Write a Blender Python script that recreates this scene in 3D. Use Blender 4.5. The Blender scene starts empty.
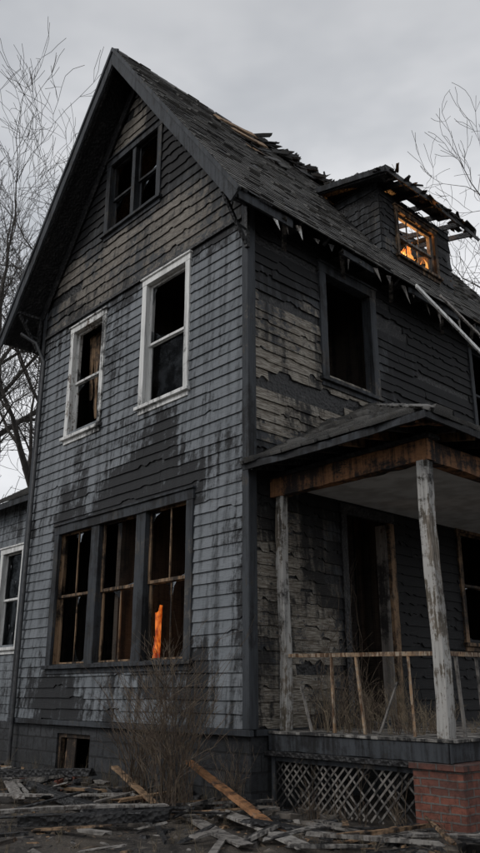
import bpy, math, random
from mathutils import Vector, noise, Matrix
random.seed(7)
rnd=random.random
def U(a,b): return random.uniform(a,b)
def nz(x,y,z=0.0,s=1.0): return noise.noise(Vector((x*s,y*s,z*s)))   # -1..1
def sm(a,b,x):
    t=max(0,min(1,(x-a)/(b-a))); return t*t*(3-2*t)
scene=bpy.context.scene

# ------------------------------------------------------------------ materials
def newmat(name):
    m=bpy.data.materials.new(name); m.use_nodes=True
    nt=m.node_tree; b=nt.nodes['Principled BSDF']; return m,nt,b
def N_(nt,t,**k):
    n=nt.nodes.new(t)
    for a,v in k.items(): setattr(n,a,v)
    return n
def math_(nt,op,a,b=None,clamp=False):
    n=N_(nt,'ShaderNodeMath',operation=op); n.use_clamp=clamp
    for i,x in enumerate((a,b)):
        if x is None: continue
        if isinstance(x,(int,float)): n.inputs[i].default_value=x
        else: nt.links.new(x,n.inputs[i])
    return n.outputs[0]
def mix_(nt,f,a,b,bt='MIX'):
    n=N_(nt,'ShaderNodeMix',data_type='RGBA',blend_type=bt)
    for s,x in ((n.inputs[0],f),(n.inputs[6],a),(n.inputs[7],b)):
        if isinstance(x,(int,float)): s.default_value=x
        elif isinstance(x,tuple): s.default_value=(*x,1)
        else: nt.links.new(x,s)
    return n.outputs[2]
def noise_(nt,vec,scale,det=6,rough=.6,sv=None):
    if sv:
        mp=N_(nt,'ShaderNodeMapping'); mp.inputs['Scale'].default_value=sv; nt.links.new(vec,mp.inputs[0]); vec=mp.outputs[0]
    n=N_(nt,'ShaderNodeTexNoise'); n.inputs['Scale'].default_value=scale; n.inputs['Detail'].default_value=det; n.inputs['Roughness'].default_value=rough
    nt.links.new(vec,n.inputs['Vector']); return n.outputs['Fac']
def ramp_(nt,f,a,b):
    n=N_(nt,'ShaderNodeMapRange',interpolation_type='SMOOTHSTEP'); nt.links.new(f,n.inputs[0])
    n.inputs[1].default_value=a; n.inputs[2].default_value=b; return n.outputs[0]
def attr_(nt):
    a=N_(nt,'ShaderNodeAttribute',attribute_name='m'); s=N_(nt,'ShaderNodeSeparateColor'); nt.links.new(a.outputs['Color'],s.inputs[0]); return s.outputs
def bump_(nt,b,h,st=.4,d=.01):
    n=N_(nt,'ShaderNodeBump'); n.inputs['Strength'].default_value=st; n.inputs['Distance'].default_value=d
    nt.links.new(h,n.inputs['Height']); nt.links.new(n.outputs[0],b.inputs['Normal'])

def weathered(name,c1,c2,pc1=(.42,.40,.35),pc2=(.16,.13,.10),soot=(.011,.011,.012),streak=.5,grain=(3,3,45),rough=.75,sootbias=0.0,bump=.5,plo=.42,phi=.6):
    """board / trim material. attr m: R random tone, G soot, B peel"""
    m,nt,b=newmat(name); tc=N_(nt,'ShaderNodeTexCoord').outputs['Object']; A=attr_(nt)
    g=noise_(nt,tc,1.6,3,.65,grain)
    st=noise_(nt,tc,1.0,3,.7,(9,9,.55))
    mid=noise_(nt,tc,4.5,5,.8)
    base=mix_(nt,A[0],c1,c2)
    base=mix_(nt,math_(nt,'MULTIPLY',ramp_(nt,st,.42,.66),streak),base,tuple(x*.33 for x in c1))
    base=mix_(nt,math_(nt,'MULTIPLY',ramp_(nt,g,.5,.72),.5),base,tuple(x*.45 for x in c1))
    pcol=mix_(nt,ramp_(nt,g,.36,.60),pc1,pc2)
    pf=math_(nt,'ADD',A[2],math_(nt,'MULTIPLY',math_(nt,'SUBTRACT',math_(nt,'ADD',math_(nt,'MULTIPLY',mid,.65),math_(nt,'MULTIPLY',g,.35)),.5),2.8))
    pf=ramp_(nt,pf,plo,phi)
    col=mix_(nt,pf,base,pcol)
    sf=math_(nt,'ADD',math_(nt,'ADD',A[1],sootbias),math_(nt,'MULTIPLY',math_(nt,'SUBTRACT',math_(nt,'ADD',math_(nt,'MULTIPLY',mid,.55),math_(nt,'MULTIPLY',st,.45)),.5),3.4))
    sf=ramp_(nt,sf,.20,.76)
    col=mix_(nt,math_(nt,'MULTIPLY',sf,.95),col,soot)
    nt.links.new(col,b.inputs['Base Color'])
    b.inputs['Roughness'].default_value=rough
    b.inputs['Specular IOR Level'].default_value=.3
    bump_(nt,b,g,bump,.012)
    return m
M_side=weathered('siding_blue_grey',(.160,.175,.190),(.205,.220,.236),pc1=(.34,.33,.31),pc2=(.15,.14,.13),sootbias=.02,streak=.62)
M_sideR=weathered('siding_burned',(.035,.038,.042),(.070,.074,.080),pc1=(.35,.325,.28),pc2=(.12,.10,.078),streak=.7)
M_attic=weathered('siding_attic',(.045,.048,.052),(.065,.07,.075),pc1=(.26,.24,.21),pc2=(.12,.103,.086))
M_white=weathered('paint_white_dirty',(.70,.70,.68),(.80,.80,.78),pc1=(.34,.30,.25),pc2=(.14,.11,.09),grain=(20,20,2),streak=.4,sootbias=-.12)
M_post=weathered('paint_grey_peeled_post',(.36,.35,.33),(.44,.43,.41),pc1=(.25,.215,.18),pc2=(.10,.085,.065),grain=(26,26,2),streak=.6,bump=.9)
M_slate=weathered('paint_slate_trim',(.034,.038,.044),(.060,.066,.074),pc1=(.16,.15,.135),pc2=(.06,.055,.05),grain=(18,18,3))
M_tan=weathered('wood_bare_scorched',(.24,.15,.085),(.33,.22,.135),pc1=(.36,.30,.23),pc2=(.10,.055,.03),soot=(.012,.010,.009),grain=(18,18,4),streak=.7)
M_grey=weathered('wood_grey_weathered',(.18,.165,.15),(.29,.275,.255),pc1=(.40,.38,.35),pc2=(.10,.085,.075),grain=(14,14,6),streak=.6)
M_orange=weathered('wood_beam_orange',(.22,.105,.05),(.30,.15,.07),pc1=(.24,.17,.12),pc2=(.06,.032,.02),grain=(5,5,22),streak=.6,bump=.9)
M_inside=weathered('interior_charred_plaster',(.040,.031,.025),(.065,.052,.042),pc1=(.14,.11,.085),pc2=(.04,.03,.02),rough=.95)

def charmat():
    m,nt,b=newmat('wood_charred'); tc=N_(nt,'ShaderNodeTexCoord').outputs['Object']
    v=N_(nt,'ShaderNodeTexVoronoi',feature='F1'); v.inputs['Scale'].default_value=22; nt.links.new(tc,v.inputs['Vector'])
    n=noise_(nt,tc,7,3); c=mix_(nt,ramp_(nt,n,.5,.75),(.010,.010,.011),(.045,.043,.042))
    nt.links.new(c,b.inputs['Base Color']); b.inputs['Roughness'].default_value=.6
    bump_(nt,b,v.outputs['Distance'],.6,.03); return m
M_char=charmat()
def shinglemat():
    m,nt,b=newmat('asphalt_shingles'); tc=N_(nt,'ShaderNodeTexCoord').outputs['Object']; A=attr_(nt)
    gr=noise_(nt,tc,90,1,.7); big=noise_(nt,tc,1.1,5,.75); md=noise_(nt,tc,6,3)
    c=mix_(nt,A[0],(.065,.064,.062),(.165,.16,.153))
    c=mix_(nt,math_(nt,'MULTIPLY',ramp_(nt,gr,.45,.7),.5),c,(.26,.255,.24))
    c=mix_(nt,math_(nt,'MULTIPLY',ramp_(nt,big,.47,.62),.8),c,(.028,.026,.025))
    c=mix_(nt,math_(nt,'MULTIPLY',ramp_(nt,md,.54,.72),.45),c,(.10,.085,.055))
    c=mix_(nt,A[1],c,(.012,.012,.012))
    nt.links.new(c,b.inputs['Base Color']); b.inputs['Roughness'].default_value=.85; bump_(nt,b,gr,.5,.006); return m
M_shing=shinglemat()
def brickmat(name,c1,c2,mort,bw,bh,ms=.012):
    m,nt,b=newmat(name); tc=N_(nt,'ShaderNodeTexCoord').outputs['UV']
    t=N_(nt,'ShaderNodeTexBrick'); t.inputs['Scale'].default_value=1; t.inputs['Brick Width'].default_value=bw; t.inputs['Row Height'].default_value=bh
    t.inputs['Mortar Size'].default_value=ms; t.inputs['Mortar Smooth'].default_value=.3
    t.inputs['Color1'].default_value=(*c1,1); t.inputs['Color2'].default_value=(*c2,1); t.inputs['Mortar'].default_value=(*mort,1)
    o=N_(nt,'ShaderNodeTexCoord').outputs['Object']
    w=noise_(nt,o,4,3); mp=N_(nt,'ShaderNodeVectorMath',operation='ADD'); nt.links.new(tc,mp.inputs[0])
    s=N_(nt,'ShaderNodeVectorMath',operation='SCALE'); cx=N_(nt,'ShaderNodeCombineXYZ'); nt.links.new(w,cx.inputs[0]); nt.links.new(w,cx.inputs[1]); nt.links.new(cx.outputs[0],s.inputs[0]); s.inputs['Scale'].default_value=.03
    nt.links.new(s.outputs[0],mp.inputs[1]); nt.links.new(mp.outputs[0],t.inputs['Vector'])
    f=noise_(nt,o,14,4,.7); g=noise_(nt,o,1.8,4)
    c=mix_(nt,math_(nt,'MULTIPLY',ramp_(nt,f,.42,.66),.7),t.outputs['Color'],tuple(x*.3 for x in c1))
    c=mix_(nt,math_(nt,'MULTIPLY',ramp_(nt,g,.45,.68),.7),c,(.018,.018,.018))
    nt.links.new(c,b.inputs['Base Color']); b.inputs['Roughness'].default_value=.88
    h=math_(nt,'SUBTRACT',math_(nt,'MULTIPLY',f,.5),t.outputs['Fac']); bump_(nt,b,h,.8,.02); return m
M_found=brickmat('foundation_block_dark',(.026,.028,.031),(.045,.047,.051),(.014,.014,.015),.42,.21,.014)
M_brick=brickmat('brick_red',(.22,.075,.048),(.13,.05,.036),(.13,.12,.11),.215,.075,.010)
def groundmat():
    m,nt,b=newmat('ground_dirt'); tc=N_(nt,'ShaderNodeTexCoord').outputs['Object']
    a=noise_(nt,tc,.8,5,.7); f=noise_(nt,tc,18,4,.75)
    c=mix_(nt,ramp_(nt,a,.38,.62),(.026,.022,.019),(.085,.070,.055))
    c=mix_(nt,math_(nt,'MULTIPLY',ramp_(nt,f,.5,.68),.6),c,(.14,.12,.10))
    nt.links.new(c,b.inputs['Base Color']); b.inputs['Roughness'].default_value=.95
    bump_(nt,b,f,.9,.05); return m
M_ground=groundmat()
def simple(name,c1,c2,scale=6,rough=.85,sv=None,bump=.4):
    m,nt,b=newmat(name); tc=N_(nt,'ShaderNodeTexCoord').outputs['Object']
    n=noise_(nt,tc,scale,2,.65,sv); nt.links.new(mix_(nt,ramp_(nt,n,.35,.68),c1,c2),b.inputs['Base Color']); b.inputs['Roughness'].default_value=rough
    if bump: bump_(nt,b,n,bump,.02)
    return m
M_bark=simple('bark_grey',(.040,.035,.031),(.085,.075,.066),5,.9,(3,3,.6),0)
M_bark2=simple('bark_far',(.07,.064,.062),(.12,.11,.105),3,.9,None,0)
M_twig=simple('dry_twigs',(.065,.045,.032),(.15,.115,.08),9,.85,None,0)
M_straw=simple('dead_grass_straw',(.12,.095,.06),(.24,.19,.13),5,.85,None,0)
M_ceil=simple('porch_ceiling_paint',(.72,.73,.73),(.50,.50,.49),2.5,.8)
M_rubble=simple('rubble_mixed',(.02,.018,.017),(.15,.13,.11),3,.9)
M_metal=simple('metal_dark',(.02,.022,.025),(.05,.05,.052),8,.45)
def glassmat():
    m,nt,b=newmat('window_glass_dirty'); nt.nodes.remove(b)
    out=[n for n in nt.nodes if n.type=='OUTPUT_MATERIAL'][0]
    g=N_(nt,'ShaderNodeBsdfGlossy'); g.inputs['Roughness'].default_value=.12; g.inputs['Color'].default_value=(.30,.32,.34,1)
    t=N_(nt,'ShaderNodeBsdfTransparent'); t.inputs['Color'].default_value=(.4,.41,.42,1)
    fr=N_(nt,'ShaderNodeFresnel'); fr.inputs['IOR'].default_value=1.5
    tc=N_(nt,'ShaderNodeTexCoord').outputs['Object']; n2=noise_(nt,tc,2.3,4,.7)
    mx=N_(nt,'ShaderNodeMixShader'); nt.links.new(math_(nt,'MULTIPLY',fr.outputs[0],math_(nt,'ADD',.25,ramp_(nt,n2,.4,.65)),True),mx.inputs[0]); nt.links.new(t.outputs[0],mx.inputs[1]); nt.links.new(g.outputs[0],mx.inputs[2])
    nt.links.new(mx.outputs[0],out.inputs[0]); return m
M_glass=glassmat()
def firemat(name,a,c_,s):
    m,nt,b=newmat(name); tc=N_(nt,'ShaderNodeTexCoord').outputs['Object']; n=noise_(nt,tc,9,4,.65,(1,1,.45))
    c=mix_(nt,ramp_(nt,n,.36,.64),a,c_); nt.links.new(c,b.inputs['Emission Color']); b.inputs['Emission Strength'].default_value=s
    b.inputs['Base Color'].default_value=(.1,.02,0,1); m.cycles.emission_sampling='NONE'; return m
M_fire=firemat('fire_flame',(.85,.16,.02),(1,.50,.12),1.0)
M_ember=firemat('fire_embers',(.22,.018,.002),(.95,.23,.03),.8)

# ------------------------------------------------------------------ mesh builder
class MB:
    def __init__(s): s.v=[];s.f=[];s.a=[];s.mi=[];s.mats=[];s.uv=[]
    def mat(s,m):
        if m not in s.mats: s.mats.append(m)
        return s.mats.index(m)
    def add(s,vs,fs,m,at=(.5,0,0),uvs=None):
        o=len(s.v); k=s.mat(m)
        s.v+= [tuple(v) for v in vs]
        if isinstance(at,list): s.a+=at
        else: s.a+=[at]*len(vs)
        for i,f in enumerate(fs):
            s.f.append(tuple(o+j for j in f)); s.mi.append(k)
            if uvs: s.uv.append(uvs[i])
            else: s.uv.append(None)
    def build(s,name,parent=None,bevel=0,smooth=False):
        me=bpy.data.meshes.new(name); me.from_pydata(s.v,[],s.f)
        for m in s.mats: me.materials.append(m)
        me.polygons.foreach_set('material_index',s.mi)
        ca=me.color_attributes.new('m','FLOAT_COLOR','POINT')
        fl=[]
        for a in s.a: fl+= [a[0],a[1],a[2],1]
        ca.data.foreach_set('color',fl)
        if any(u for u in s.uv):
            ul=me.uv_layers.new(name='UVMap'); 
            for p,u in zip(me.polygons,s.uv):
                if u:
                    for li,c in zip(p.loop_indices,u): ul.data[li].uv=c
        if smooth: me.polygons.foreach_set('use_smooth',[True]*len(me.polygons))
        me.update()
        ob=bpy.data.objects.new(name,me); scene.collection.objects.link(ob)
        if parent: ob.parent=parent
        if bevel:
            b=ob.modifiers.new('b','BEVEL'); b.width=bevel; b.segments=1; b.limit_method='ANGLE'; b.angle_limit=math.radians(50)
        return ob
class Fr:
    def __init__(s,O,U_,V_,N): s.O=Vector(O);s.U=Vector(U_).normalized();s.V=Vector(V_).normalized();s.N=Vector(N).normalized()
    def p(s,u,v,n): return s.O+s.U*u+s.V*v+s.N*n
FG=Fr((0,0,0),(1,0,0),(0,0,1),(0,-1,0))
FE=Fr((0,0,0),(0,1,0),(0,0,1),(1,0,0))
QF=[(0,1,2,3),(7,6,5,4),(0,4,5,1),(1,5,6,2),(2,6,7,3),(3,7,4,0)]
def fbox(mb,fr,u0,u1,v0,v1,n0,n1,m,at=None,seg=None,jit=.003,brick=False):
    if at is None: at=(rnd(),0,0)
    du,dv,dn=u1-u0,v1-v0,n1-n0
    if brick: seg=1;jit=0
    L=max(du,dv,dn); k=seg or max(1,min(14,int(L/.22)))
    vs=[];ats=[]
    for i in range(k+1):
        t=i/k
        for (a,b) in ((0,0),(1,0),(1,1),(0,1)):
            if L==du: c=[u0+du*t,v0+dv*a,n0+dn*b]
            elif L==dv: c=[u0+du*a,v0+dv*t,n0+dn*b]
            else: c=[u0+du*a,v0+dv*b,n0+dn*t]
            c=[x+U(-jit,jit) for x in c]
            vs.append(fr.p(*c)); 
            if callable(at): ats.append(at(c[0],c[1]))
            else: ats.append(at)
    fs=[(3,2,1,0)]
    for i in range(k):
        o=i*4
        for j in range(4): fs.append((o+j,o+(j+1)%4,o+4+(j+1)%4,o+4+j))
    fs.append((k*4,k*4+1,k*4+2,k*4+3))
    uvs=None
    if brick:
        uvs=[]
        for f in fs:
            P=[vs[i] for i in f]; n=(P[1]-P[0]).cross(P[2]-P[0])
            ax=max(range(3),key=lambda i:abs(n[i]))
            if ax==2: uvs.append([(p.x,p.y) for p in P])
            elif ax==1: uvs.append([(p.x,p.z) for p in P])
            else: uvs.append([(p.y,p.z) for p in P])
    mb.add(vs,fs,m,ats,uvs)
def plank(mb,p0,p1,w,t,m,up=(0,0,1),at=None,jit=.004,rag=0.0,bend=0.0,taper=1.0):
    p0=Vector(p0);p1=Vector(p1); d=(p1-p0); L=d.length; d.normalize(); up=Vector(up)
    s=d.cross(up)
    if s.length<.01: s=d.cross(Vector((1,0,0)))
    s.normalize(); n=s.cross(d); k=max(2,min(16,int(L/.18)))
    if at is None: at=(rnd(),0,0)
    vs=[];ats=[]
    for i in range(k+1):
        q=i/k; c=p0+d*L*q+n*bend*math.sin(q*math.pi)
        W=w*(1+(taper-1)*q)
        for a,b in ((-1,-1),(1,-1),(1,1),(-1,1)):
            e=d*(U(-rag,rag) if i in(0,k) else 0)
            vs.append(c+s*(a*W/2+U(-jit,jit))+n*(b*t/2+U(-jit,jit)*.5)+e)
            if callable(at): ats.append(at(q))
            else: ats.append(at)
    fs=[(3,2,1,0)]
    for i in range(k):
        o=i*4
        for j in range(4): fs.append((o+j,o+(j+1)%4,o+4+(j+1)%4,o+4+j))
    fs.append((k*4,k*4+1,k*4+2,k*4+3)); mb.add(vs,fs,m,ats)
def tube(mb,pts,rs,m,k=5):
    vs=[];fs=[]
    for i,p in enumerate(pts):
        d=(pts[min(i+1,len(pts)-1)]-pts[max(i-1,0)]).normalized()
        a=d.cross(Vector((.31,.83,.47))).normalized(); b=d.cross(a)
        for j in range(k):
            t=2*math.pi*j/k; vs.append(p+(a*math.cos(t)+b*math.sin(t))*rs[i])
    for i in range(len(pts)-1):
        for j in range(k): fs.append((i*k+j,i*k+(j+1)%k,(i+1)*k+(j+1)%k,(i+1)*k+j))
    mb.add(vs,fs,m)
def cut(iv,holes):
    out=[iv]
    for a,b in holes:
        o=[]
        for s,e in out:
            if b<=s or a>=e: o.append((s,e)); continue
            if a>s:o.append((s,a))
            if b<e:o.append((b,e))
        out=o
    return out
def courses(mb,fr,v0,v1,exp,clip,holes,mask,m,blen=(1.2,3.2),thick=.02,miss=None,step=.14,jit=.004,gapr=.003,lift=.0,chip=0.0,cdep=.06,bow=.0):
    n=int(math.ceil((v1-v0)/exp))
    for i in range(n):
        a=v0+i*exp; b=min(a+exp,v1); vm=(a+b)/2
        iv=clip(vm)
        if iv[1]-iv[0]<.03: continue
        hs=[(h[0],h[1]) for h in holes if h[2]<vm<h[3]]
        for s,e in cut(iv,hs):
            x=s-U(0,blen[0])
            while x<e:
                L=U(*blen); x0=max(s,x)+gapr; x1=min(e,x+L)-gapr; x+=L
                if x1-x0<.02: continue
                if miss and rnd()<miss((x0+x1)/2,vm): continue
                r=rnd(); dv=U(-jit,jit); dn=U(0,.005)+ (U(0,lift) if rnd()<.2 else 0); tlt=U(-1,1)*jit*1.5; bw=U(-1,1)*bow
                sb=U(-.10,.12) # every board chars a little differently
                k=max(1,int((x1-x0)/step)); vs=[];ats=[]
                ch=0;cd=0
                for j in range(k+1):
                    q=j/k; u=x0+(x1-x0)*q
                    mk=mask(u,vm)
                    if ch>0: ch-=1
                    elif chip and rnd()<chip*(.15+1.6*max(0,mk[0]+mk[1]-.35)): ch=random.randint(1,6); cd=U(.25,1)*cdep
                    rg=cd*U(.6,1.1) if ch>0 else 0
                    lo=a+dv+tlt*(q-.5)*2+U(-.0012,.0012)+rg-bw*4*q*(1-q)
                    wv=.003*nz(u*1.5,vm*3)
                    at=(r,max(0,mk[0]+sb),mk[1])
                    tn=thick*(1-rg/exp)
                    vs+= [fr.p(u,lo,0.002),fr.p(u,lo,tn+dn+wv),fr.p(u,b+.02,.005+dn*.3)]
                    ats+=[(r*.3,min(1,mk[0]+.35),mk[1]*.5),at,at]
                fs=[]
                for j in range(k):
                    o=j*3; fs+= [(o,o+3,o+4,o+1),(o+1,o+4,o+5,o+2)]
                fs+=[(0,1,2),(k*3+2,k*3+1,k*3)]
                mb.add(vs,fs,m,ats)
def sheet(mb,fr,v0,v1,clip,holes,n,m,at=(.3,.5,0),step=.3):
    ls={v0,v1}
    for h in holes:
        for z in (h[2],h[3]):
            if v0<z<v1: ls.add(z)
    z=v0
    while z<v1: ls.add(round(z,4)); z+=step
    ls=sorted(ls)
    for a,b in zip(ls,ls[1:]):
        if b-a<1e-4: continue
        A=clip(a);B=clip(b); vm=(a+b)/2
        hs=[(h[0],h[1]) for h in holes if h[2]<vm<h[3]]
        for s,e in cut((min(A[0],B[0]),max(A[1],B[1])),hs):
            sa=max(s,A[0]);sb=max(s,B[0]);ea=min(e,A[1]);eb=min(e,B[1])
            mb.add([fr.p(sa,a,n),fr.p(ea,a,n),fr.p(eb,b,n),fr.p(sb,b,n)],[(0,1,2,3)],m,at)
def shards(mb,fr,u0,u1,v0,v1,n,full=.0,pr=.7):
    if rnd()<full:
        mb.add([fr.p(u0,v0,n),fr.p(u1,v0,n+U(-.01,.01)),fr.p(u1,v1,n),fr.p(u0,v1,n+U(-.01,.01))],[(0,1,2),(0,2,3)],M_glass); return
    w=u1-u0;h=v1-v0
    for cx,cy in ((0,0),(1,0),(1,1),(0,1)):
        if rnd()>pr: continue
        sx=1-2*cx;sy=1-2*cy; c=(u0+w*cx,v0+h*cy); a=U(.15,.6)*w;b=U(.10,.4)*h
        pts=[(c[0],c[1]),(c[0]+sx*a,c[1]),(c[0]+sx*a*U(.3,.6),c[1]+sy*b*U(.1,.35)),(c[0]+sx*a*U(.1,.4),c[1]+sy*b*U(.4,.8)),(c[0],c[1]+sy*b)]
        mb.add([fr.p(x,y,n) for x,y in pts],[(0,1,2,3,4)],M_glass)

house=bpy.data.objects.new('burned_house',None); scene.collection.objects.link(house)
XL,AX,AZ=-6.08,-3.1,13.2
SR,SL=1.417,1.33
def zR(x): return AZ-SR*(x-AX)
def zL(x): return AZ-SL*(AX-x)
D=9.0; Z0=.90
CW=.115
def inner(o,c=CW): return (o[0]+c*.6,o[1]-c*.6,o[2]+c*.6,o[3]-c*.6)
W2L=(-4.95,-3.73,5.72,8.0); W2R=(-2.60,-1.31,5.69,8.08); W1=(-4.97,-1.11,1.69,4.10); WA=(-4.02,-2.22,9.62,11.35)
WR=(1.55,3.02,5.9,7.97); DR=(1.83,3.12,.90,3.97); WP=(4.95,6.4,2.05,4.1); WU2=(6.0,7.4,5.9,7.97)
GH=[inner(o) for o in (W2L,W2R,W1,WA)]
EH=[inner(WR),(DR[0]+.07,DR[1]-.07,.8,DR[3]-.07),inner(WP),inner(WU2)]
def clipG(v):
    off=.02
    l=XL if v<zL(XL)-.1 else AX-(AZ-.12-v)/SL
    r=0 if v<zR(0)-.1 else AX+(AZ-.12-v)/SR
    return (min(l+off,AX),max(r-off,AX))
def g_mask(x,z):
    s=.04
    lick=.5+.5*nz(x,0,3,1.7)   # tongues of soot rise to different heights
    if z>3.9: s+= .95*sm(4.6+1.5*lick,3.9,z)*sm(-5.5,-4.7,x)*sm(-.4,-1.3,x)
    s+= .50*sm(.9,.1,abs(z-1.4))*sm(-5.6,-4.8,x)*sm(-.3,-1.2,x)
    s+= .22*sm(1.9,.9,z)
    s+= .50*sm(.75,0,abs(x+4.3))*sm(1.0,0,abs(z-5.3))+.45*sm(.75,0,abs(x+1.95))*sm(1.1,0,abs(z-5.2))
    s+= .30*sm(.45,0,-x)+.25*sm(-5.6,XL,x)+.65*sm(7.3+.6*lick,8.3,z)
    s+= .55*nz(x,z,1,.6)+.42*nz(x,z,5,1.9)
    return (max(0,min(1,s)), max(0,.22*nz(x,z,9,1.2)+.10+.35*sm(7.7,8.4,z)))
def a_mask(x,z):
    p=.60*sm(10.5,9.3,z)+.45*nz(x,z,2,.9)
    s=.95*sm(9.2,10.2,z)+.14+.55*nz(x,z,7,1.0)+.35*nz(x,z,17,2.4)
    e=min(zR(x),zL(x))-z
    s+=.6*sm(1.3,.2,e)
    if z<8.5: s+=.2
    if abs(x+3.1)<1.3 and z>11.3: p+=.75*sm(1.1,.2,abs(z-11.85)); s-=1.2*sm(.9,.1,abs(x+3.4))
    return (max(0,min(1,s)),max(0,min(1,p)))
def e_mask(y,z):
    p=0;s=.38
    p+= .66*sm(3.1,1.0,y)*sm(4.5,5.0,z)*sm(7.8,6.6,z)
    p+= .55*sm(.7,.1,abs(z-5.55))*sm(4.6,3.4,y)
    if z<4.4: p+= .68*sm(2.1,1.5,y)*sm(4.3,3.2,z)
    s+= .6*sm(6.8,7.9,z)+.45*sm(2.5,3.8,y)
    if z<4.4: s+= .5*sm(1.8,2.4,y)+.6*sm(2.9,4.0,z)+.02
    s-= .20*p
    s+= .60*nz(y,z,3,.8)+.50*nz(y,z,8,2.3); p+=.35*nz(y,z,4,1.0)
    return (max(0,min(1,s)),max(0,min(1,p)))
mb=MB()
sheet(mb,FG,.86,AZ-.15,clipG,GH,0,M_char); sheet(mb,FG,.86,AZ-.15,clipG,GH,-.16,M_inside)
clipE=lambda v:(0,D)
sheet(mb,FE,.86,8.62,clipE,EH,0,M_char); sheet(mb,FE,.86,8.62,lambda v:(.16,D-.16),EH,-.16,M_inside)
FN=Fr((0,D,0),(1,0,0),(0,0,1),(0,1,0)); sheet(mb,FN,.0,AZ-.15,clipG,[],0,M_side,(.5,.4,0)); sheet(mb,FN,.86,AZ-.15,clipG,[],-.16,M_inside)
FW=Fr((XL,0,0),(0,1,0),(0,0,1),(-1,0,0)); WH=[(4.6,5.8,5.8,7.8)]
sheet(mb,FW,.0,9.1,clipE,WH,0,M_side,(.5,.3,0)); sheet(mb,FW,.86,9.1,clipE,WH,-.16,M_inside)
mb.build('wall_core',house)
mb=MB(); courses(mb,FG,Z0,8.2,.165,clipG,GH,g_mask,M_side,blen=(1.0,3.6),thick=.028,miss=lambda u,v:.03 if v<1.6 else .006,chip=.03,step=.06,jit=.004,gapr=.0018,bow=.003); mb.build('gable_siding',house)
mb=MB(); courses(mb,FG,8.2,AZ-.1,.20,clipG,GH,a_mask,M_attic,blen=(.9,3.0),thick=.032,miss=lambda u,v:.05,chip=.04,step=.05,bow=.005); mb.build('gable_attic_siding',house)
def emiss(u,v):
    return .05+(.08 if e_mask(u,v)[0]>.6 else 0)
mb=MB(); courses(mb,FE,Z0,8.6,.155,clipE,EH,e_mask,M_sideR,blen=(.5,2.6),thick=.028,miss=emiss,lift=.012,jit=.005,chip=.055,step=.045,cdep=.07,bow=.006); mb.build('side_siding',house)
mb=MB(); courses(mb,FW,Z0,9.0,.18,clipE,WH,lambda u,v:(.3,.1),M_side,step=.4); mb.build('west_siding',house)
mb=MB()
sl=lambda u,v:(.5,.30+.6*nz(u,v,2,.8),.2+.3*nz(u,v,7,1.5))
fbox(mb,FG,-.075,.052,.90,8.62,.026,.052,M_slate,sl,seg=30)
fbox(mb,FE,-.045,.10,.90,8.60,.034,.056,M_slate,sl,seg=30)
fbox(mb,FG,XL-.03,XL+.09,.90,8.9,.028,.052,M_slate,sl,seg=20)
fbox(mb,FG,XL-.05,.065,.82,.895,-.01,.060,M_slate,sl,seg=24)
fbox(mb,FE,.07,D,.82,.895,-.01,.060,M_slate,sl,seg=24)
fbox(mb,FG,XL+.1,-.08,8.13,8.19,.03,.06,M_char,(.3,.3,.3),seg=14)
mb.build('corner_and_water_table_boards',house,bevel=.004)
mb=MB()
tube(mb,[FG.p(XL+.21,z,.09) for z in (0.2,2,4,6,7.6)]+[FG.p(XL+.1,8.0,.25),FG.p(XL-.1,8.2,.5)],[.035]*7,M_metal,8)
mb.build('downspout',house,smooth=True)

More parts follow.
